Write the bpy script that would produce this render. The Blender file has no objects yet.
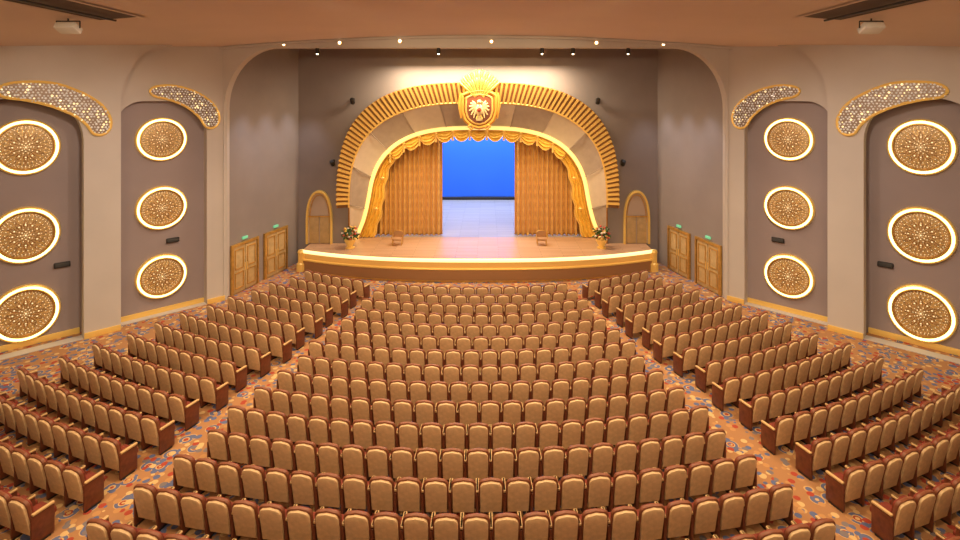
import bpy, bmesh, math, random
from mathutils import Matrix, Vector, Euler
random.seed(7)
pi=math.pi
S=bpy.context.scene
S.view_settings.view_transform='Standard'
S.view_settings.look='None'
COL=S.collection

# ---------------------------------------------------------------- materials
MATS={}
def mat(name,col,rough=.6,metal=0,emis=None,es=0,var=0,vscale=3,bump=0,bscale=40,col2=None):
    if name in MATS: return MATS[name]
    m=bpy.data.materials.new(name); m.use_nodes=True
    nt=m.node_tree; N=nt.nodes; L=nt.links; p=N['Principled BSDF']
    p.inputs['Base Color'].default_value=(*col,1); p.inputs['Roughness'].default_value=rough
    p.inputs['Metallic'].default_value=metal
    if emis: 
        p.inputs['Emission Color'].default_value=(*emis,1); p.inputs['Emission Strength'].default_value=es
    if var or col2:
        tc=N.new('ShaderNodeTexCoord'); n=N.new('ShaderNodeTexNoise'); n.inputs['Scale'].default_value=vscale
        n.inputs['Detail'].default_value=4
        L.new(tc.outputs['Object'],n.inputs['Vector'])
        r=N.new('ShaderNodeValToRGB')
        c2=col2 or tuple(min(1,c*(1+var)) for c in col)
        c1=col if col2 else tuple(c*(1-var) for c in col)
        r.color_ramp.elements[0].position=.3; r.color_ramp.elements[1].position=.7
        r.color_ramp.elements[0].color=(*c1,1); r.color_ramp.elements[1].color=(*c2,1)
        L.new(n.outputs['Fac'],r.inputs[0]); L.new(r.outputs[0],p.inputs['Base Color'])
    if bump:
        tc=N.new('ShaderNodeTexCoord'); n=N.new('ShaderNodeTexNoise'); n.inputs['Scale'].default_value=bscale
        L.new(tc.outputs['Object'],n.inputs['Vector'])
        bp=N.new('ShaderNodeBump'); bp.inputs['Strength'].default_value=bump; bp.inputs['Distance'].default_value=.02
        L.new(n.outputs['Fac'],bp.inputs['Height']); L.new(bp.outputs[0],p.inputs['Normal'])
    MATS[name]=m; return m

gold=mat('gold_leaf',(.66,.40,.11),.38,.7,var=.15,vscale=6)
gold_b=mat('gold_faint_glow',(.84,.54,.15),.35,.45,emis=(1,.60,.12),es=.14)  # weak emission makes the trim look lit; it is no lamp
gold_dk=mat('gold_antique',(.46,.21,.04),.42,.5,var=.15,vscale=9)
gold_or=mat('gold_orange',(.74,.39,.07),.38,.4)
gold_glow=mat('gold_glow',(1,.72,.28),.5,0,emis=(1,.68,.20),es=1.1)
led=mat('led_strip',(1,.9,.6),.5,0,emis=(1,.86,.34),es=2.6)
plaster=mat('plaster_warm_grey',(.56,.52,.49),.75,var=.04,vscale=.6)
lilac=mat('panel_mauve_grey',(.32,.265,.27),.7,var=.06,vscale=.5)
darkwall=mat('wall_dark_grey',(.30,.265,.26),.75,var=.08,vscale=.5)
ceilm=mat('ceiling_tan',(.72,.60,.51),.8,var=.04,vscale=.3)
black=mat('black_metal',(.02,.018,.018),.5)
slotm=mat('slot_dark',(.09,.055,.04),.7)
woodr=mat('wood_mahogany',(.16,.045,.02),.4,var=.3,vscale=8)
burg=mat('fabric_burgundy',(.22,.035,.018),.8,var=.2,vscale=20)
tan=mat('leather_tan',(.74,.53,.29),.45,var=.14,vscale=9)
shell=mat('seat_shell_brown',(.23,.075,.035),.45,var=.1,vscale=12)
tan2=mat('arm_pad_gold',(.66,.44,.20),.45)
white=mat('fixture_white',(.7,.68,.62),.4)
doorm=mat('door_veneer',(.58,.42,.20),.45,var=.12,vscale=5)
bronze=mat('disc_bronze',(.56,.37,.16),.45,.15,var=.35,vscale=14)
bead=mat('crystal_bead_glow',(.95,.8,.5),.2,.3,emis=(1,.85,.5),es=.9)  # emission stands in for the glitter on the beads
crystal=mat('crystal_white_glow',(.85,.82,.78),.15,.2,emis=(1,.92,.8),es=.12,var=.3,vscale=40)  # faint emission adds a painted sparkle to the crystals
fbase=mat('feather_base',(.28,.20,.14),.4,.3)
redp=mat('crest_field_brown',(.20,.055,.02),.5)
cream=mat('crest_falcon_gold',(.88,.68,.36),.35,.2,var=.1)
leafg=mat('leaf_green',(.05,.12,.03),.6,var=.3,vscale=30)
flr=mat('petal_red',(.6,.08,.06),.6); fly=mat('petal_yellow',(.8,.5,.1),.6); flw=mat('petal_white',(.8,.7,.6),.6)
exitg=mat('exit_green',(.1,.5,.3),.5,emis=(.4,1,.5),es=.35)
lampw=mat('lamp_lens',(1,.9,.7),.4,emis=(1,.8,.5),es=8)
panelA=mat('arch_panel_light',(.60,.50,.39),.6,var=.05)
panelB=mat('arch_panel_dark',(.40,.32,.26),.6,var=.08)
bluem=mat('cyclorama_blue',(.015,.12,.66),.85)
blk=mat('stage_black',(.05,.05,.055),.9)

def curtain_mat(name,c1,c2,sc=1.5):
    m=bpy.data.materials.new(name); m.use_nodes=True; nt=m.node_tree;N=nt.nodes;L=nt.links;p=N['Principled BSDF']
    tc=N.new('ShaderNodeTexCoord'); mp=N.new('ShaderNodeMapping'); mp.inputs['Scale'].default_value=(sc*2,0,sc*1.3)
    L.new(tc.outputs['Object'],mp.inputs[0])
    ch=N.new('ShaderNodeTexVoronoi'); ch.inputs['Scale'].default_value=1; ch.inputs['Randomness'].default_value=0
    ch.distance='MANHATTAN'
    L.new(mp.outputs[0],ch.inputs['Vector'])
    r=N.new('ShaderNodeValToRGB'); e=r.color_ramp.elements
    e[0].position=.2;e[0].color=(*c2,1);e[1].position=.45;e[1].color=(*c1,1)
    L.new(ch.outputs['Distance'],r.inputs[0]); L.new(r.outputs[0],p.inputs['Base Color'])
    p.inputs['Roughness'].default_value=.5; p.inputs['Sheen Weight'].default_value=.3
    return m
curt=curtain_mat('curtain_damask',(.64,.33,.05),(.74,.42,.08))
curt_y=mat('drape_yellow_gold',(.92,.58,.10),.5,var=.15,vscale=4)

def carpet_mat():
    m=bpy.data.materials.new('carpet_pattern'); m.use_nodes=True; nt=m.node_tree;N=nt.nodes;L=nt.links;p=N['Principled BSDF']
    p.inputs['Roughness'].default_value=.95
    tc=N.new('ShaderNodeTexCoord')
    def vor(scale,feature='F1',rnd=.6):
        v=N.new('ShaderNodeTexVoronoi'); v.inputs['Scale'].default_value=scale; v.feature=feature
        v.inputs['Randomness'].default_value=rnd; L.new(tc.outputs['Object'],v.inputs['Vector']); return v
    def ramp(src,stops,interp='CONSTANT'):
        r=N.new('ShaderNodeValToRGB'); r.color_ramp.interpolation=interp; e=r.color_ramp.elements
        e[0].position=stops[0][0];e[0].color=(*stops[0][1],1)
        e[1].position=stops[1][0];e[1].color=(*stops[1][1],1)
        for s in stops[2:]:
            q=e.new(s[0]); q.color=(*s[1],1)
        L.new(src,r.inputs[0]); return r
    base=(.40,.20,.085)
    v1=vor(2.1,rnd=1); r1=ramp(v1.outputs['Distance'],[(0,(.60,.38,.16)),(.10,(.34,.05,.025)),(.17,(.62,.40,.18)),(.22,(.12,.14,.26)),(.36,(.58,.36,.15)),(.40,base)])
    v2=vor(5.4,rnd=1); r2=ramp(v2.outputs['Distance'],[(0,(1,1,1)),(.44,(0,0,0))])
    v2b=N.new('ShaderNodeSeparateColor'); L.new(v2.outputs['Color'],v2b.inputs[0])
    r3=ramp(v2b.outputs[0],[(0,(.11,.14,.28)),(.27,(.64,.44,.20)),(.46,(.38,.055,.028)),(.64,(.20,.17,.18)),(.78,(.50,.26,.10))])
    mx=N.new('ShaderNodeMix'); mx.data_type='RGBA'
    L.new(r2.outputs[0],mx.inputs[0]); L.new(r1.outputs[0],mx.inputs[6]); L.new(r3.outputs[0],mx.inputs[7])
    L.new(mx.outputs[2],p.inputs['Base Color']); return m
carpet=carpet_mat()

def wood_floor(name,c1,c2):
    m=bpy.data.materials.new(name); m.use_nodes=True; nt=m.node_tree;N=nt.nodes;L=nt.links;p=N['Principled BSDF']
    tc=N.new('ShaderNodeTexCoord'); b=N.new('ShaderNodeTexBrick')
    b.inputs['Color1'].default_value=(*c1,1); b.inputs['Color2'].default_value=(*c2,1); b.inputs['Mortar'].default_value=(c2[0]*.6,c2[1]*.6,c2[2]*.6,1)
    b.inputs['Scale'].default_value=1; b.inputs['Brick Width'].default_value=2.2; b.inputs['Row Height'].default_value=.22; b.inputs['Mortar Size'].default_value=.012
    L.new(tc.outputs['Object'],b.inputs['Vector']); L.new(b.outputs[0],p.inputs['Base Color']); p.inputs['Roughness'].default_value=.38
    return m
planks=wood_floor('stage_planks',(.60,.38,.23),(.52,.31,.18))
planks2=wood_floor('backstage_planks',(.42,.39,.37),(.34,.31,.30))

# ---------------------------------------------------------------- builder
class B:
    def __init__(s): s.v=[];s.f=[];s.m=[];s.mats=[];s.M=Matrix.Identity(4)
    def mi(s,m):
        if m not in s.mats: s.mats.append(m)
        return s.mats.index(m)
    def add(s,vs,fs,m,T=None):
        M=s.M@T if T is not None else s.M
        flip=M.determinant()<0
        o=len(s.v); s.v+= [M@Vector(v) for v in vs]; k=s.mi(m)
        for f in fs:
            g=[i+o for i in f]
            if flip: g.reverse()
            s.f.append(g); s.m.append(k)
    def box(s,c,size,m,bev=0,rot=None,seg=2):
        bm=bmesh.new(); bmesh.ops.create_cube(bm,size=1)
        for v in bm.verts: v.co=Vector((v.co.x*size[0],v.co.y*size[1],v.co.z*size[2]))
        if bev: bmesh.ops.bevel(bm,geom=bm.edges[:],offset=bev,segments=seg,affect='EDGES',profile=.5)
        bm.verts.index_update()
        T=Matrix.Translation(c)
        if rot: T=T@Euler(rot).to_matrix().to_4x4()
        s.add([v.co[:] for v in bm.verts],[[v.index for v in f.verts] for f in bm.faces],m,T); bm.free()
    def sphere(s,c,r,m,seg=12,ring=8,sc=(1,1,1),rot=None):
        vs=[];fs=[]
        for i in range(ring+1):
            a=pi*i/ring
            for j in range(seg):
                b=2*pi*j/seg; vs.append((r*sc[0]*math.sin(a)*math.cos(b),r*sc[1]*math.sin(a)*math.sin(b),r*sc[2]*math.cos(a)))
        for i in range(ring):
            for j in range(seg):
                k=(j+1)%seg; fs.append([i*seg+j,(i+1)*seg+j,(i+1)*seg+k,i*seg+k])
        T=Matrix.Translation(c)
        if rot: T=T@Euler(rot).to_matrix().to_4x4()
        s.add(vs,fs,m,T)
    def lathe(s,prof,m,T=None,seg=24):
        vs=[];fs=[];n=len(prof)
        for r,z in prof:
            for j in range(seg):
                b=2*pi*j/seg; vs.append((r*math.cos(b),r*math.sin(b),z))
        for i in range(n-1):
            for j in range(seg):
                k=(j+1)%seg; fs.append([i*seg+j,i*seg+k,(i+1)*seg+k,(i+1)*seg+j])
        s.add(vs,fs,m,T)
    def tube(s,pts,r,m,seg=8,closed=False,T=None,flat=(1,1)):
        pts=[Vector(p) for p in pts]; n=len(pts); vs=[];fs=[]
        for i,p in enumerate(pts):
            if closed: t=pts[(i+1)%n]-pts[(i-1)%n]
            else: t=pts[min(i+1,n-1)]-pts[max(i-1,0)]
            t.normalize(); up=Vector((0,1,0)) if abs(t.y)<.9 else Vector((0,0,1))
            a=t.cross(up).normalized(); b=t.cross(a).normalized()
            rr=r[i] if isinstance(r,(list,tuple)) else r
            for j in range(seg):
                q=2*pi*j/seg; vs.append(p+a*math.cos(q)*rr*flat[0]+b*math.sin(q)*rr*flat[1])
        for i in range(n if closed else n-1):
            i2=(i+1)%n
            for j in range(seg):
                k=(j+1)%seg; fs.append([i*seg+j,i*seg+k,i2*seg+k,i2*seg+j])
        if not closed:
            fs.append(list(range(seg))[::-1]); fs.append([(n-1)*seg+j for j in range(seg)])
        s.add(vs,fs,m,T)
    def grid(s,fn,nu,nv,m,T=None,matfn=None):
        if matfn is None:
            vs=[fn(i/nu,j/nv) for i in range(nu+1) for j in range(nv+1)]
            s.add(vs,[[i*(nv+1)+j,(i+1)*(nv+1)+j,(i+1)*(nv+1)+j+1,i*(nv+1)+j+1] for i in range(nu) for j in range(nv)],m,T)
        else:
            for i in range(nu):
                s.add([fn(a/nu,j/nv) for a in (i,i+1) for j in range(nv+1)],[[j,(nv+1)+j,(nv+1)+j+1,j+1] for j in range(nv)],matfn(i),T)
    def plate(s,loops,th,m,T=None,bev=0):
        """extruded 2D shape (xy) with holes, z from 0 to th"""
        c=bpy.data.curves.new('t','CURVE'); c.dimensions='2D'; c.fill_mode='BOTH'; c.extrude=th/2-bev; c.bevel_depth=bev; c.bevel_resolution=1
        c.offset=-bev
        for lp in loops:
            sp=c.splines.new('POLY'); sp.points.add(len(lp)-1); sp.use_cyclic_u=True
            for i,q in enumerate(lp): sp.points[i].co=(q[0],q[1],0,1)
        o=bpy.data.objects.new('t',c); COL.objects.link(o)
        dg=bpy.context.evaluated_depsgraph_get(); me=bpy.data.meshes.new_from_object(o.evaluated_get(dg))
        vs=[(v.co.x,v.co.y,v.co.z+th/2) for v in me.vertices]; fs=[list(p.vertices) for p in me.polygons]
        bpy.data.objects.remove(o); bpy.data.curves.remove(c); bpy.data.meshes.remove(me)
        s.add(vs,fs,m,T)
    def mesh(s,name,ang=35):
        me=bpy.data.meshes.new(name); me.from_pydata([v[:] for v in s.v],[],s.f)
        for m in s.mats: me.materials.append(m)
        me.polygons.foreach_set('material_index',s.m); me.update()
        bm=bmesh.new(); bm.from_mesh(me); bmesh.ops.remove_doubles(bm,verts=bm.verts,dist=1e-5); bm.to_mesh(me); bm.free()
        me.shade_smooth()
        try: me.set_sharp_from_angle(angle=math.radians(ang))
        except Exception: pass
        return me
    def obj(s,name,parent=None,ang=35):
        o=bpy.data.objects.new(name,s.mesh(name,ang)); COL.objects.link(o)
        if parent: o.parent=parent
        return o

def frame(O,ex,ey,ez):
    M=Matrix.Identity(4)
    for i,e in enumerate((ex,ey,ez)):
        for k in range(3): M[k][i]=e[k]
    for k in range(3): M[k][3]=O[k]
    return M
XZ=lambda y: frame((0,y,0),(1,0,0),(0,0,1),(0,1,0))     # plate local xy -> world xz, thickness to +Y

def ell(cx,cz,a,b,n=24,t0=0,t1=2*pi):
    k=n if abs(t1-t0-2*pi)<1e-6 else n+1
    return [(cx+a*math.cos(t0+(t1-t0)*i/n),cz+b*math.sin(t0+(t1-t0)*i/n)) for i in range(k)]
def sarch(a,h,z0,n=3.0,N=48):
    """super-elliptic arch from (-a,z0) over (0,z0+h) to (a,z0)"""
    pts=[]
    for i in range(N+1):
        t=pi-pi*i/N; c=math.cos(t); q=math.sin(t)
        pts.append((a*math.copysign(abs(c)**(2/n),c),z0+h*abs(q)**(2/n)))
    return pts
def resample(pts,n):
    P=[Vector(p) for p in pts]; d=[0]
    for i in range(1,len(P)): d.append(d[-1]+(P[i]-P[i-1]).length)
    out=[];j=0
    for i in range(n+1):
        t=d[-1]*i/n
        while j<len(P)-2 and d[j+1]<t: j+=1
        k=(t-d[j])/max(1e-9,d[j+1]-d[j]); out.append(P[j].lerp(P[j+1],min(1,max(0,k))))
    return out

CAMZ=9.0
# ================================================================ ROOM SHELL
b=B(); b.grid(lambda u,v:(-20+40*u,-6+38*v,0),40,38,carpet); b.obj('floor')

# side walls (splayed 45 deg) with recessed bays
AX=11.3; AY=24.3; q=math.sqrt(.5)
def side(sg):
    # local x: along wall away from stage, y: up, z: into the room
    return lambda off: frame((sg*AX+(-sg*q)*off, AY-q*off,0),(sg*q,-q,0),(0,0,1),(-sg*q,-q,0))
def bay(x0,x1,top,r1,r2):
    """recess outline, rounded upper corners"""
    return [(x0,.02)]+[(x1,.02)]+[(x1,top-r2)]+ell(x1-r1,top-r2,r1,r2,10,0,pi/2)[1:]+ell(x0+r1,top-r2,r1,r2,10,pi/2,pi)
for sg,nm in ((-1,'left'),(1,'right')):
    F=side(sg)
    b=B()
    b.plate([[(-.3,0),(10.6,0),(10.6,12.4),(-.3,12.4)]],.2,lilac,F(-.6))
    b.plate([[(-.1,0),(4.6,0),(4.6,12.4),(-.1,12.4)],bay(.75,4.2,8.95,1.0,1.3)],.4,plaster,F(-.4))
    E=4.02
    edge=[(E,0),(E,8.9)]+[(E-1.8*(1-math.cos(t)),8.9+2.35*math.sin(t)) for t in [pi/2*i/12 for i in range(1,13)]]+[(E-1.8,12.4),(10.6,12.4),(10.6,0)]
    b.plate([edge,bay(5.2,8.6,9.05,1.3,1.6)],.45,plaster,F(-.02))
    # rear straight wall
    x=sg*(AX+10.5*q); y=AY-10.5*q
    b.box((x+sg*.1,(y-6)/2,6.2),(.2,y+6,12.4),plaster)
    b.obj('wall_'+nm)
    b=B()
    b.M=F(0)
    for a0,a1,off in ((0,.75,0),(.75,4.02,-.4),(4.02,5.2,.43),(5.2,8.6,-.4),(8.6,10.4,.43)):
        b.box(((a0+a1)/2,.11,off+.03),(a1-a0-.02,.22,.06),gold_b,.015)
    b.obj('baseboard_'+nm)
    # stage-side splay wall with doors
    P0=Vector((sg*11.35,24.6,0)); P1=Vector((sg*9.95,30.1,0)); ex=(P1-P0).normalized()
    nrm=Vector((-sg*abs(ex.y),-abs(ex.x) ,0)).normalized()
    Lw=(P1-P0).length
    W=frame(P0,ex,(0,0,1),nrm)
    b=B(); b.plate([[(-.2,0),(Lw,0),(Lw,12.4),(-.2,12.4)]],.2,darkwall,frame(P0-nrm*.2,ex,(0,0,1),nrm)); b.obj('wall_stage_'+nm)
    for k,s0 in enumerate((.95,3.3)):
        b=B(); b.M=W@Matrix.Translation((s0+.2,0,0))
        b.plate([[(-.95,0),(.95,0),(.95,2.3),(-.95,2.3)],[(-.84,.0),(.84,.0),(.84,2.2),(-.84,2.2)]],.12,gold,bev=.02)
        for e in (-.42,.42):
            b.box((e,1.09,.04),(.80,2.16,.06),doorm,.01)
            b.plate([[(e-.29,.2),(e+.29,.2),(e+.29,.95),(e-.29,.95)],[(e-.25,.24),(e+.25,.24),(e+.25,.91),(e-.25,.91)]],.03,gold,Matrix.Translation((0,0,.07)))
            b.plate([[(e-.29,1.1),(e+.29,1.1),(e+.29,2.03),(e-.29,2.03)],[(e-.25,1.14),(e+.25,1.14),(e+.25,1.99),(e-.25,1.99)]],.03,gold,Matrix.Translation((0,0,.07)))
        for e in (-.07,.07): b.tube([(e,.95,.12),(e,1.3,.12)],.018,gold_b,6)
        b.box((0,2.46,.05),(.34,.12,.08),exitg,.01)
        b.obj('door_%d'%(1+k+(2 if sg>0 else 0)))

# portal slab with rounded opening
b=B()
op=[(-AX,0)]+[(-AX,8.6)]+[(-AX+2.3*(1-math.cos(t)),8.6+2.75*math.sin(t)) for t in [pi/2*i/14 for i in range(1,15)]]
op=op+[(-x,z) for x,z in reversed(op)]
b.plate([[*op, (12.0,0),(12.0,12.4),(-12.0,12.4),(-12.0,0)]],.5,plaster,XZ(24.25)); b.obj('wall_portal')

# ribs / hole profiles
ZS=1.05
def legged(a,h,z0,n,N=96):
    p=sarch(a,h,z0,n,N)
    return [(-a,ZS)]+p+[(a,ZS)]
hole=legged(7.15,5.80,3.05,2.8)
b=B()
b.plate([[*hole,(7.15,0),(10.4,0),(10.4,12.4),(-10.4,12.4),(-10.4,0),(-7.15,0)]],.3,darkwall,XZ(30.0)); b.obj('wall_front')
b=B(); b.box((0,-6.1,6.2),(40,.2,12.4),plaster); b.obj('wall_back')

# ceiling: shallow vault
cz=lambda x: CAMZ+2.9-1.1*(x/16.8)**2
b=B()
b.grid(lambda u,v:(-20+40*u,-6+30.4*v,cz(-20+40*u)),40,12,ceilm)
b.grid(lambda u,v:(-20+40*u,-6+30.4*v,cz(-20+40*u)+.25),40,2,ceilm)
b.box((0,27.6,12.5),(24,6.6,.2),darkwall)
b.obj('ceiling')
b=B(); b.tube([(x,24.18,cz(x)-.06) for x in [-11.7+23.4*i/40 for i in range(41)]],.07,plaster,8); b.obj('trim_1')

# ceiling lighting slots
for sg in (-1,1):
    b=B()
    def sl(dx,y,dz): 
        x=sg*(10.5+dx); return (x,y,cz(x)-dz)
    x0,x1,y0,y1=-.6,.6,11,16.2
    b.grid(lambda u,v:sl(x0+(x1-x0)*u,y0+(y1-y0)*v,.02),2,2,slotm)
    for (x0,x1,y0,y1) in ((-.7,-.58,10.9,16.3),(.58,.7,10.9,16.3),(-.7,.7,16.2,16.32),(-.7,.7,10.9,11.02)):
        b.grid(lambda u,v:sl(x0+(x1-x0)*u,y0+(y1-y0)*v,.04),2,2,ceilm)
    b.tube([sl(.0,11.2,.12),sl(0,16.0,.12)],.03,black,6)
    b.obj('ceiling_light_slot')
    for (dx,yy) in ((1.1,15.6),):
        b=B(); c=Vector(sl(dx,yy,.30))
        b.box(c,(.6,.36,.2),white,.04,rot=(-.5,0,0)); b.box(c+Vector((0,.18,-.08)),(.5,.05,.12),black,.01,rot=(-.5,0,0))
        for e in (-.34,.34): b.tube([c+Vector((e,0,0)),c+Vector((e,0,.2))],.018,black,6)
        b.tube([c+Vector((-.34,0,.2)),c+Vector((.34,0,.2))],.02,black,6); b.tube([c+Vector((0,0,.2)),c+Vector((0,0,.28))],.025,black,6)
        b.obj('stage_floodlight')

b=B()
for x,y,z in [(-8.6,24.2,11.5),(-6.1,24.2,11.56),(-3.4,24.2,11.64),(.7,24.2,11.62),(5.4,24.2,11.56),(8.4,24.2,11.5)]:
    b.lathe([(.0,.02),(.055,.02),(.055,.0),(.09,.0),(.10,.05)],gold_b,frame((x,y-.02,z),(1,0,0),(0,0,1),(0,1,0)),14)
    b.lathe([(0,.0),(.06,.0)],lampw,frame((x,y-.03,z),(1,0,0),(0,0,1),(0,1,0)),14)
for x in (-7.2,-1.7,3.0,4.4,6.9):
    b.lathe([(.07,.12),(.09,0),(.1,-.16),(.07,-.16)],black,Matrix.Translation((x,24.5,11.26)),14)
    b.sphere((x,24.5,11.1),.05,lampw,10,6)
b.obj('ceiling_downlights')

# ================================================================ DISCS
def disc(sg,s,z,rh,rv):
    b=B(); b.M=side(sg)(-.4)@Matrix.Translation((s,z,0))@Matrix.Diagonal((rh,rv,1,1))
    b.lathe([(1,0),(1,.10),(.985,.15),(.955,.17),(.935,.15)],gold_b,seg=48)
    b.lathe([(.935,.15),(.93,.12),(.855,.12),(.85,.14)],led,seg=48)
    b.lathe([(.85,.14),(.84,.19),(.80,.19),(.785,.14),(.775,.09)],gold,seg=48)
    b.lathe([(.78,.09),(.5,.13),(.2,.15),(0,.155)],bronze,seg=48)
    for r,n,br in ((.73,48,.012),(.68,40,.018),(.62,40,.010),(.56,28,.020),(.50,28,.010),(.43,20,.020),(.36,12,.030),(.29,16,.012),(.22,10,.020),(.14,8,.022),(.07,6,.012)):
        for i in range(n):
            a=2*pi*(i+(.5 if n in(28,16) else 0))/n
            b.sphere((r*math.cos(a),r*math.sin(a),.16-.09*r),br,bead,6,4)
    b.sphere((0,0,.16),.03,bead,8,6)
    for i in range(12):
        a=2*pi*i/12
        P=[(.12*math.cos(a),.12*math.sin(a),.155),(.38*math.cos(a+.16),.38*math.sin(a+.16),.145),(.58*math.cos(a),.58*math.sin(a),.125),(.38*math.cos(a-.16),.38*math.sin(a-.16),.145)]
        b.tube(P,.012,gold_dk,4,closed=True)
        a2=a+pi/12
        P=[(.40*math.cos(a2),.40*math.sin(a2),.14),(.60*math.cos(a2+.13),.60*math.sin(a2+.13),.12),(.75*math.cos(a2),.75*math.sin(a2),.10),(.60*math.cos(a2-.13),.60*math.sin(a2-.13),.12)]
        b.tube(P,.010,gold_b,4,closed=True)
    b.obj('wall_medallion')
for sg in (-1,1):
    for z in (7.28,4.07,1.22): disc(sg,6.81,z,1.02,1.03)
    for z in (7.34,4.45,1.56): disc(sg,2.42,z,.98,.92)

def feather(sg,pts,off):
    b=B(); b.M=side(sg)(off)
    P=[Vector(p) for p in pts]; n=len(P); O=[]
    for i in range(n):
        p0,p1,p2,p3=P[i-1],P[i],P[(i+1)%n],P[(i+2)%n]
        for k in range(5):
            t=k/5; O.append(.5*((2*p1)+(p2-p0)*t+(2*p0-5*p1+4*p2-p3)*t*t+(3*p1-p0-3*p2+p3)*t**3))
    b.plate([[tuple(o) for o in O]],.08,fbase)
    b.tube([(o.x,o.y,.08) for o in O],.05,gold_b,8,closed=True)
    def inside(x,y):
        c=False
        for i in range(len(O)):
            a,d=O[i],O[i-1]
            if (a.y>y)!=(d.y>y) and x<(d.x-a.x)*(y-a.y)/(d.y-a.y)+a.x: c=not c
        return c
    xs=[o.x for o in O]; ys=[o.y for o in O]; st=.115
    yy=min(ys); r=0
    while yy<max(ys):
        xx=min(xs)+(st/2 if r%2 else 0)
        while xx<max(xs):
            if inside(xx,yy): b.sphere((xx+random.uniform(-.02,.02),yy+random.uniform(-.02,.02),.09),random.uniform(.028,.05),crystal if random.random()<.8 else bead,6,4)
            xx+=st
        yy+=st*.87; r+=1
    b.obj('crystal_feather_ornament')
def sz(x,y):   # survey angles -> wall coordinates
    u=(x-474)/540; s=(-AX-AY*u)/(q*(1-u)); Y=AY-q*s
    return (s,CAMZ+(100-y)/540*Y)
f1=[(-2,90),(8,84),(30,82),(55,84),(80,93),(98,104),(107,117),(107,128),(100,134),(91,133),(84,124),(72,115),(50,106),(25,100),(4,97)]
f2=[(150,90),(158,86),(175,86),(195,92),(210,102),(217,113),(217,123),(211,128),(204,126),(198,117),(186,107),(170,100),(154,96)]
for sg in (-1,1):
    feather(sg,[sz(x,y) for x,y in f1],.43)
    feather(sg,[sz(x-1,y) for x,y in f2],.0)

for sg in (-1,1):
    for s,z in ((5.75,2.75),(2.0,3.0)):
        b=B(); b.M=side(sg)(-.4)
        b.box((s,z,.05),(.5,.2,.10),black,.03); b.box((s,z,.10),(.42,.13,.02),mat('grille',(.05,.05,.05),.7),.005)
        b.obj('wall_speaker')

# ================================================================ STAGE
HW=9.28
def fy(x): return 26.85+1.7*(abs(x)/HW)**2.6
b=B()
fr=[(x,fy(x)) for x in [-HW+2*HW*i/60 for i in range(61)]]
b.plate([fr+[(HW,29.98),(-HW,29.98)]],ZS,planks)
b.plate([[(-7.1,29.98),(7.1,29.98),(7.1,31.3),(-7.1,31.3)]],ZS,planks)
b.plate([[(-9.2,31.3),(9.2,31.3),(9.2,43.1),(-9.2,43.1)]],ZS,planks2)
b.grid(lambda u,v:(fr[round(u*60)][0]*1.002,fr[round(u*60)][1]-.03,ZS*v),60,1,mat('fascia_gold_glow',(.72,.42,.12),.4,.2,emis=(1,.6,.15),es=.15))  # lit look of the fascia put into its material as weak emission
b.tube([(x*1.005,y-.06,ZS-.02) for x,y in fr],.09,mat('lip_glow',(1,.8,.4),.5,emis=(1,.78,.34),es=1.5),8)
b.tube([(x*1.01,y-.10,.62) for x,y in fr],.06,gold_b,8)
def ledge(o,z0,z1,m):
    P=[(x*(1+o*.05),y-o) for x,y in fr]
    b.plate([P+[(HW*(1+o*.05),29.9),(-HW*(1+o*.05),29.9)]],z1-z0,m,Matrix.Translation((0,0,z0)))
ledge(.12,0,.56,mat('fascia_base_brown',(.34,.18,.08),.55))
ledge(.16,.0,.06,gold)
for sg in (-1,1):   # scrolled ends
    b.lathe([(.0,1.12),(.16,1.1),(.2,1.0),(.17,.9),(.17,.45),(.24,.38),(.24,0)],gold_b,Matrix.Translation((sg*HW*1.0,28.45,0)),20)
b.obj('stage')

b=B(); b.box((-9.5,37.2,5.5),(.2,12.6,11),blk); b.obj('wall_stagehouse_left')
b=B(); b.box((9.5,37.2,5.5),(.2,12.6,11),blk); b.obj('wall_stagehouse_right')
b=B(); b.box((0,43.4,5.5),(19,.2,11),blk); b.obj('wall_stagehouse_back')
b=B(); b.box((0,37.2,11.1),(19.2,12.6,.2),blk); b.obj('ceiling_stagehouse')
b=B(); b.grid(lambda u,v:(-9.2+18.4*u,43.0-.1*math.sin(u*9),ZS+.25+9.3*v),40,1,bluem); b.tube([(-9.2,43,ZS+.16),(9.2,43,ZS+.16)],.09,black,6)
b.obj('cyclorama_backdrop')

# ================================================================ PROSCENIUM
b=B()
NR=92
out=resample(sarch(7.72,6.9,3.05,3.0,96),NR)
inn=resample(sarch(7.15,5.80,3.05,2.8,96),NR)
b.grid(lambda u,v:(lambda p:(p.x,29.93-.20*v,p.y))(inn[round(u*NR)].lerp(out[round(u*NR)],v)),NR,1,mat('rib_back',(.26,.12,.04),.6))
for i in range(1,NR):
    p0=inn[i];p1=out[i]; d=(p1-p0)
    w=.058
    t=d.normalized(); nn=Vector((-t.y,t.x))*w
    y0,y1=29.80,29.40
    vs=[(p0+nn,y0),(p0-nn,y0),(p1-nn,y1),(p1+nn,y1)]
    V=[(p.x,y,p.y) for p,y in vs]+[(p.x,30.0,p.y) for p,y in vs]
    b.add(V,[[0,1,2,3],[4,7,6,5],[0,4,5,1],[1,5,6,2],[2,6,7,3],[3,7,4,0]],gold_b)
b.tube([(p.x,29.85,p.y) for p in inn],.05,gold_b,8)
b.tube([(p.x*1.002,29.66,p.y) for p in out],.03,gold_dk,8)
A0=resample(hole,96)
def flare(p):
    z=p[1]; k=max(0,(ZS+2.9-z)/2.9)
    return (p[0]*(1+.115*k*k),z)
A1=resample([flare(p) for p in legged(6.3,5.35,ZS+1.0,2.9)],96)
def rv(u,v):
    i=round(u*96); p=A0[i].lerp(A1[i],v); bulge=.12*math.sin(pi*v)
    return (p.x,29.98+1.0*v+bulge,p.y)
NB=8
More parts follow.
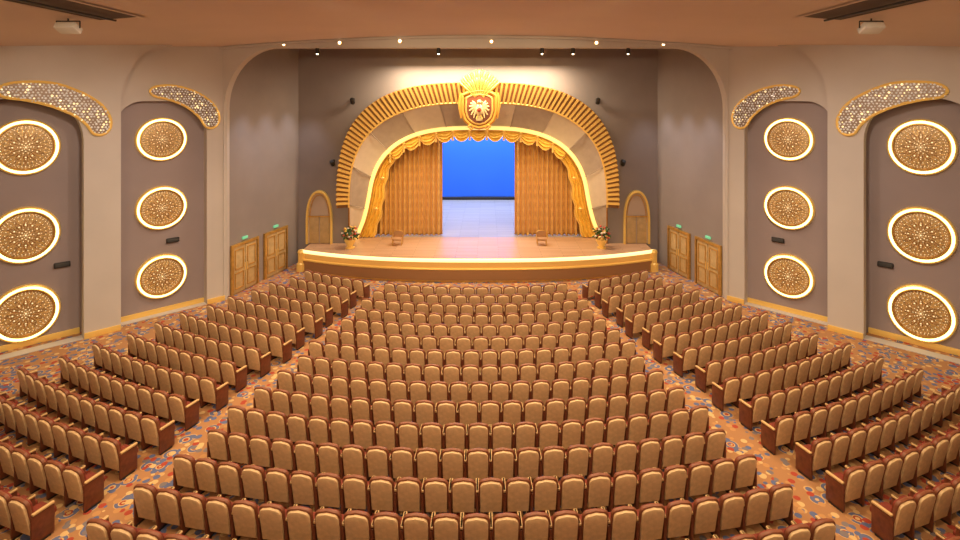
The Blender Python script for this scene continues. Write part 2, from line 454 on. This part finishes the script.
b.grid(rv,96,4,panelA,matfn=lambda i: panelA if (i//NB)%2==0 else panelB)
for i in range(NB,96,NB):
    b.tube([(A0[i].x,29.95,A0[i].y),(A1[i].x,30.95,A1[i].y)],.025,panelB,5)
b.tube([(p.x,30.95,p.y) for p in A1],.12,gold_glow,8)
b.tube([(p.x*.985,31.0,p.y-.1) for p in A1],.07,gold,8)
b.tube([(p.x,29.93,p.y) for p in A0],.04,gold_dk,8)
b.obj('proscenium_arch')

# swag valance
b=B()
V0=resample([flare(p) for p in legged(6.2,5.25,ZS+1.0,2.9)],200)
i0,i1=50,150; nsw=11; step=(i1-i0)/nsw
def lerpV(t):
    k=int(t); k=min(199,k); return V0[k].lerp(V0[k+1],t-k)
for k in range(nsw):
    a=i0+k*step; c=a+step
    def sw(u,v,a=a,c=c):
        p=lerpV(a+(c-a)*u); dep=(.28+.42*(4*u*(1-u)))*v
        fold=.05*math.sin(v*20)*(4*u*(1-u)+.2)
        return (p.x*(1-.02*v),31.15-.12*math.sin(v*pi)-fold-.04*math.sin(u*pi),p.y-dep*.95)
    b.grid(sw,14,14,curt_y)
    F=[sw(j/14,1) for j in range(15)]
    b.tube([(p[0],p[1]-.03,p[2]) for p in F],.03,gold_b,6)
    p=lerpV(a); b.sphere((p.x,31.0,p.y-.08),.10,gold_b,8,6); b.lathe([(.03,0),(.06,-.12),(.04,-.2),(.08,-.5),(0,-.52)],gold_b,Matrix.Translation((p.x,31.0,p.y-.1)),8)
# side jabots following the arch leg, flaring outward at stage level
for sg in (-1,1):
    def jab(u,v):
        k=v*56; p=lerpV(k)
        wd=.85-.3*v+.05*math.sin(v*34)
        x=abs(p.x)-wd*u
        return (sg*x,31.2-.09*math.cos(u*22),p.y if v>.02 else ZS+.03)
    b.grid(jab,24,48,curt_y)
    b.tube([(lambda p:(p[0],p[1]-.08,p[2]))(jab(1,j/48)) for j in range(49)],.035,gold_b,6)
    for v in (.3,.6):
        p=jab(.6,v); b.sphere((p[0],p[1]-.1,p[2]),.12,gold_b,8,6,sc=(1.2,.5,.7))
b.obj('swag_valance')

for sg in (-1,1):
    b=B()
    def cu(u,v):
        x=2.12+(6.95-2.12)*u
        return (sg*x,31.75+.17*math.sin(u*2*pi*17)+.03*math.sin(u*40+v*3),ZS+.02+6.6*v)
    b.grid(cu,190,8,curt)
    b.tube([(cu(j/90,0)[0],cu(j/90,0)[1],ZS+.1) for j in range(91)],.03,gold,5)
    b.obj('stage_curtain')

# ---------------- crest
b=B(); cx=0.08; cy=29.3; zc=9.05
for tier,(L,yy,n,m1) in enumerate(((1.72,.14,17,gold_dk),(1.30,.02,15,gold_dk))):
    for i in range(n):
        a=math.radians(42+96*i/(n-1)); w=abs(i-(n-1)/2)/((n-1)/2)
        d=Vector((math.cos(a)*.95,0,math.sin(a))); o=Vector((cx,cy+yy,zc-.1)); LL=L*(1-.10*w)
        b.tube([o+d*.3,o+d*(LL*.7),o+d*(LL*.9),o+d*LL],[.04,.075,.09,.04],m1 if i%2 else gold_or,8)
b.plate([ell(0,0,1.0,1.25,24,.5,pi-.5)+[(0,-.3)]],.08,gold_dk,frame((cx,cy+.24,zc),(1,0,0),(0,0,1),(0,1,0)))
def shield(w,h):
    return [(-w,h*.75),(-w*.6,h*.92),(0,h),(w*.6,h*.92),(w,h*.75),(w*1.02,-.1*h),(w*.85,-.6*h),(w*.45,-.9*h),(0,-h),(-w*.45,-.9*h),(-w*.85,-.6*h),(-w*1.02,-.1*h)]
z2=zc-.55
FR=frame((cx,cy+.1,z2),(1,0,0),(0,0,1),(0,1,0))
b.plate([shield(1.0,1.12)],.2,gold_dk,FR,bev=.03)
sh_=resample(shield(.9,1.02)+[shield(.9,1.02)[0]],40)
b.tube([(cx+p.x,cy+.06,z2+p.y) for p in sh_[:-1]],.10,gold_or,8,closed=True)
sh2=resample(shield(.70,.82)+[shield(.70,.82)[0]],40)
b.tube([(cx+p.x,cy+.02,z2+p.y) for p in sh2[:-1]],.05,gold_b,8,closed=True)
b.plate([shield(.78,.90)],.05,gold_dk,frame((cx,cy+.04,z2),(1,0,0),(0,0,1),(0,1,0)))
b.plate([shield(.66,.78)],.03,redp,frame((cx,cy+.0,z2),(1,0,0),(0,0,1),(0,1,0)))
b.sphere((cx,cy-.05,z2-.03),.22,cream,14,10,sc=(1,.6,1.5)); b.sphere((cx,cy-.1,z2+.40),.12,cream,12,8); b.lathe([(.05,0),(.03,.08),(0,.14)],gold_b,frame((cx+.09,cy-.12,z2+.40),(0,1,0),(0,0,1),(1,0,0)),8)
b.lathe([(.12,-.04),(.12,.04),(.09,.06),(0,.07)],mat('crest_red',(.5,.05,.03),.4),frame((cx,cy-.18,z2-.03),(1,0,0),(0,0,1),(0,-1,0)),16)
for sg in (-1,1):
    for k in range(6):   # folded wings hanging beside the body
        a=math.radians(40-23*k); o=Vector((cx+sg*.15,cy-.06,z2+.2))
        d=Vector((sg*math.cos(a)*.75,0,math.sin(a))); L=.40+.06*k
        b.tube([o,o+d*L*.6,o+d*L],[.06,.065,.03],cream,6)
    b.tube([(cx+sg*.08,cy-.06,z2-.33),(cx+sg*.16,cy-.08,z2-.52)],[.05,.04],gold_b,6)
for k in range(5):
    b.tube([(cx+(k-2)*.035,cy-.05,z2-.30),(cx+(k-2)*.07,cy-.05,z2-.62)],[.04,.04],cream,6)
for sg in (-1,1):
    b.tube([(cx+sg*(.45+.16*math.cos(t)*(1-t/9)),cy-.03,z2-1.0+.16*math.sin(t)*(1-t/9)) for t in [j*.5 for j in range(14)]],.05,gold_or,6)
    b.tube([(cx+sg*1.0,cy+.05,z2+.9),(cx+sg*1.08,cy+.05,z2+.3),(cx+sg*.98,cy+.05,z2-.5)],[.06,.10,.05],gold_or,8)
b.box((cx,cy+.42,z2+.1),(.7,.6,1.4),gold_dk,.05)
b.obj('falcon_crest')

# ---------------- arched doors beside the proscenium
for sg in (-1,1):
    b=B(); cx0=sg*8.78
    def na(w,h,z0):
        R=[]
        for i in range(25):
            t=pi*i/24; R.append((w*math.copysign(abs(math.cos(t))**.9,math.cos(t)),z0+h*math.sin(t)**.85))
        return R
    o=[(.72,0)]+na(.72,1.75,1.2)+[(-.72,0)]; i_=[(.63,0)]+na(.63,1.62,1.2)+[(-.63,0)]
    b.plate([o+i_[::-1]],.25,gold_b,frame((cx0,29.74,ZS),(1,0,0),(0,0,1),(0,1,0)),bev=.02)
    b.plate([i_],.04,mat('niche_inner',(.60,.50,.42),.6),frame((cx0,29.94,ZS),(1,0,0),(0,0,1),(0,1,0)))
    b.tube([(cx0+x*.86,29.9,ZS+z*.95) for x,z in na(.63,1.62,1.2)],.02,gold,6)
    b.box((cx0-.29,29.91,ZS+.75),(.52,.05,1.46),doorm,.01); b.box((cx0+.29,29.91,ZS+.75),(.52,.05,1.46),doorm,.01)
    b.box((cx0,29.9,ZS+1.5),(1.2,.06,.07),gold,.01)
    b.obj('arched_stage_doorway')

for x in (-6.85,6.65):
    b=B(); b.M=Matrix.Translation((x,29.0,ZS+.001))
    b.lathe([(0,0),(.24,0),(.24,.05),(.12,.09),(.2,.2),(.3,.42),(.31,.48),(.26,.48),(.0,.46)],gold_b,seg=20)
    for i in range(110):
        a=random.random()*2*pi; e=random.random()*1.5; r=.46*random.uniform(.5,1)
        c=(r*math.cos(a)*math.cos(e*.6),r*math.sin(a)*math.cos(e*.6),.55+r*math.sin(e)*1.25)
        if i%2==0: b.sphere(c,.075,random.choice([flr,fly,flw,fly,flr]),8,5,sc=(1,1,.7))
        else: b.sphere(c,.11,leafg,6,4,sc=(1.3,.25,.6),rot=(random.random()*3,random.random()*3,a))
    b.obj('potted_flower_arrangement')
seatb=mat('armchair_brown',(.46,.25,.12),.6,var=.1)
for x in (-4.4,3.5):
    b=B(); b.M=Matrix.Translation((x,29.6,ZS+.001))@Matrix.Scale(.85,4)
    b.box((0,0,.40),(.6,.55,.14),seatb,.04)
    b.plate([[(-.3,.45),(.3,.45),(.31,.72)]+ell(0,.72,.31,.14,12,0,pi)[1:]],.08,seatb,frame((0,.24,0),(1,0,0),(0,0,1),(0,1,0)),bev=.015)
    b.tube([(.32,.22,.45),(.34,.22,.72)]+[(q_[0]*1.05,.22,q_[1]) for q_ in ell(0,.74,.32,.16,12,0,pi)]+[(-.32,.22,.45)],.025,gold,6)
    for sx in (-1,1):
        b.tube([(sx*.32,.25,.62),(sx*.35,0,.62),(sx*.34,-.25,.58)],.03,gold,6); b.tube([(sx*.34,-.22,.58),(sx*.31,-.2,.4)],.025,gold,6)
        for sy in (-1,1): b.tube([(sx*.27,sy*.23,.36),(sx*.30,sy*.25,.15),(sx*.27,sy*.25,0)],[.035,.025,.02],gold,6)
    b.obj('stage_armchair')

for x,z in ((-6.9,9.0),(6.6,9.0),(-8.0,5.6),(8.0,5.6)):
    b=B(); b.M=Matrix.Translation((x,29.75,z))
    b.box((0,.18,0),(.12,.12,.2),black,.02); b.tube([(0,.15,0),(0,0,-.02)],.025,black,6)
    b.lathe([(.0,.18),(.1,.16),(.12,-.18),(.1,-.18)],black,frame((0,-.1,-.05),(1,0,0),(0,.6,.8),(0,-.8,.6)),12)
    b.obj('wall_spotlight')

# ================================================================ SEATS
PITCH=.58
def seat_mesh():
    b=B()
    R=Matrix.Translation((0,-.12,.36))@Matrix.Rotation(math.radians(12),4,'X')
    def sh(w,z0,z1,r):
        return [(-w,z0),(w,z0),(w*1.02,z1-r)]+ell(w-r,z1-r,r,r,6,0,pi/2)[1:]+[(0,z1+.025)]+ell(-w+r,z1-r,r,r,6,pi/2,pi)
    b.plate([sh(.264,-.12,.60,.12)],.07,shell,R@frame((0,-.02,0),(1,0,0),(0,0,1),(0,1,0)),bev=.02)
    b.plate([sh(.228,-.16,.565,.11)],.07,tan,R@frame((0,-.07,0),(1,0,0),(0,0,1),(0,1,0)),bev=.02)
    b.plate([sh(.235,.02,.55,.10)],.06,burg,R@frame((0,.04,0),(1,0,0),(0,0,1),(0,1,0)),bev=.02)
    b.box((0,.13,.40),(.49,.44,.13),burg,.04)
    b.box((0,.13,.31),(.44,.38,.05),woodr,.01)
    for x in (-PITCH/2,PITCH/2):
        b.box((x,.03,.31),(.05,.44,.58),woodr,.015)
        b.box((x,.04,.635),(.075,.42,.05),tan2,.02)
        b.box((x,.0,.02),(.07,.34,.04),black)
    return b.mesh('auditorium_seat')
SM=seat_mesh()
CY=38.5
def row(R,t0,t1):
    n=max(1,int(round((t1-t0)*R/PITCH))); tm=(t0+t1)/2; dt=PITCH/R
    e=bpy.data.objects.new('auditorium_seat_row',None); COL.objects.link(e)
    e.location=(R*math.sin(tm),CY-R*math.cos(tm),0); e.empty_display_size=.3
    for k in range(n):
        t=tm+(k-(n-1)/2)*dt
        o=bpy.data.objects.new('seat_%d'%(k+1),SM); COL.objects.link(o); o.parent=e
        o.location=(R*math.sin(t)-e.location.x,CY-R*math.cos(t)-e.location.y,0); o.rotation_euler=(0,0,t)
for i in range(17):
    R=15.0+.985*i
    a=math.asin((4.0+.222*i)/R); row(R,-a,a)
    a0=math.asin((5.0+.252*i)/R); a1=math.asin((8.0+.5*i)/R)
    row(R,a0,a1); row(R,-a1,-a0)

# ================================================================ LIGHTS
def area(name,loc,target,size,power,col,sy=None):
    l=bpy.data.lights.new(name,'AREA'); l.size=size; l.energy=power; l.color=col
    if sy: l.shape='RECTANGLE'; l.size_y=sy
    o=bpy.data.objects.new(name,l); COL.objects.link(o); o.location=loc
    o.rotation_euler=(Vector(target)-Vector(loc)).to_track_quat('-Z','Y').to_euler(); return o
def spot(name,loc,target,power,col,ang=60,blend=.6,r=.08):
    l=bpy.data.lights.new(name,'SPOT'); l.energy=power; l.color=col; l.spot_size=math.radians(ang); l.spot_blend=blend; l.shadow_soft_size=r
    o=bpy.data.objects.new(name,l); COL.objects.link(o); o.location=loc
    o.rotation_euler=(Vector(target)-Vector(loc)).to_track_quat('-Z','Y').to_euler(); return o
W1=(1,.73,.44); W2=(1,.82,.64)
for x in (-9,0,9):
    for y in (0,8):
        area('house_light',(x,y,cz(x)-.15),(x*.9,y+4,0),3,560,W1)
for x in (-8,-2.7,2.7,8):
    spot('house_downlight',(x,19.5,cz(x)-.1),(x,18.8,0),2100,W1,110,1,.15)
for x in (-9,-3,3,9):
    spot('house_downlight',(x,12.5,cz(x)-.1),(x*1.05,13.2,0),1300,W1,110,1,.15)
for sg in (-1,1):
    spot('wall_washer',(sg*7,13,11.2),(sg*15.5,19.5,4),1500,W2,75,1,.2)
    spot('wall_washer',(sg*6,17,11.3),(sg*13,22.5,4),850,W2,75,1,.2)
    for k,s in enumerate((.14,.45,.76)):
        x=sg*(11.35-1.4*s-1.2); y=24.6+5.5*s
        spot('door_accent',(x,y,9.6),(x+sg*.8,y,1.5),260,(.90,.9,1),74,1,.2)
spot('foh_spot',(-5,12,11.4),(-1,30,6),2500,(1,.76,.42),50,1,.1)
spot('foh_spot',(5,12,11.4),(1,30,6),2500,(1,.76,.42),50,1,.1)
area('apron_light',(0,28.6,10.9),(0,28.8,0),9,1300,(1,.76,.5),.8)
area('stage_light',(0,34.0,10.8),(0,34.5,0),10,1100,(1,.9,.85),1.5)
area('cyc_light',(0,39.5,10.8),(0,43,4),14,3000,(.55,.68,1),1)
for sg in (-1,1):
    spot('curtain_spot',(sg*3.2,25.0,11.2),(sg*4.6,31.75,3.5),1600,(1,.76,.36),44,1,.15)

w=bpy.data.worlds.new('World'); S.world=w; w.use_nodes=True
w.node_tree.nodes['Background'].inputs[0].default_value=(.6,.45,.35,1); w.node_tree.nodes['Background'].inputs[1].default_value=.1

# ================================================================ CAMERA
c=bpy.data.cameras.new('cam'); c.sensor_width=36; c.lens=36*540/960; c.shift_x=-7/960; c.shift_y=-170/960; c.clip_end=200
o=bpy.data.objects.new('camera',c); COL.objects.link(o); o.location=(.5,0,CAMZ); o.rotation_euler=(pi/2,0,0)
S.camera=o
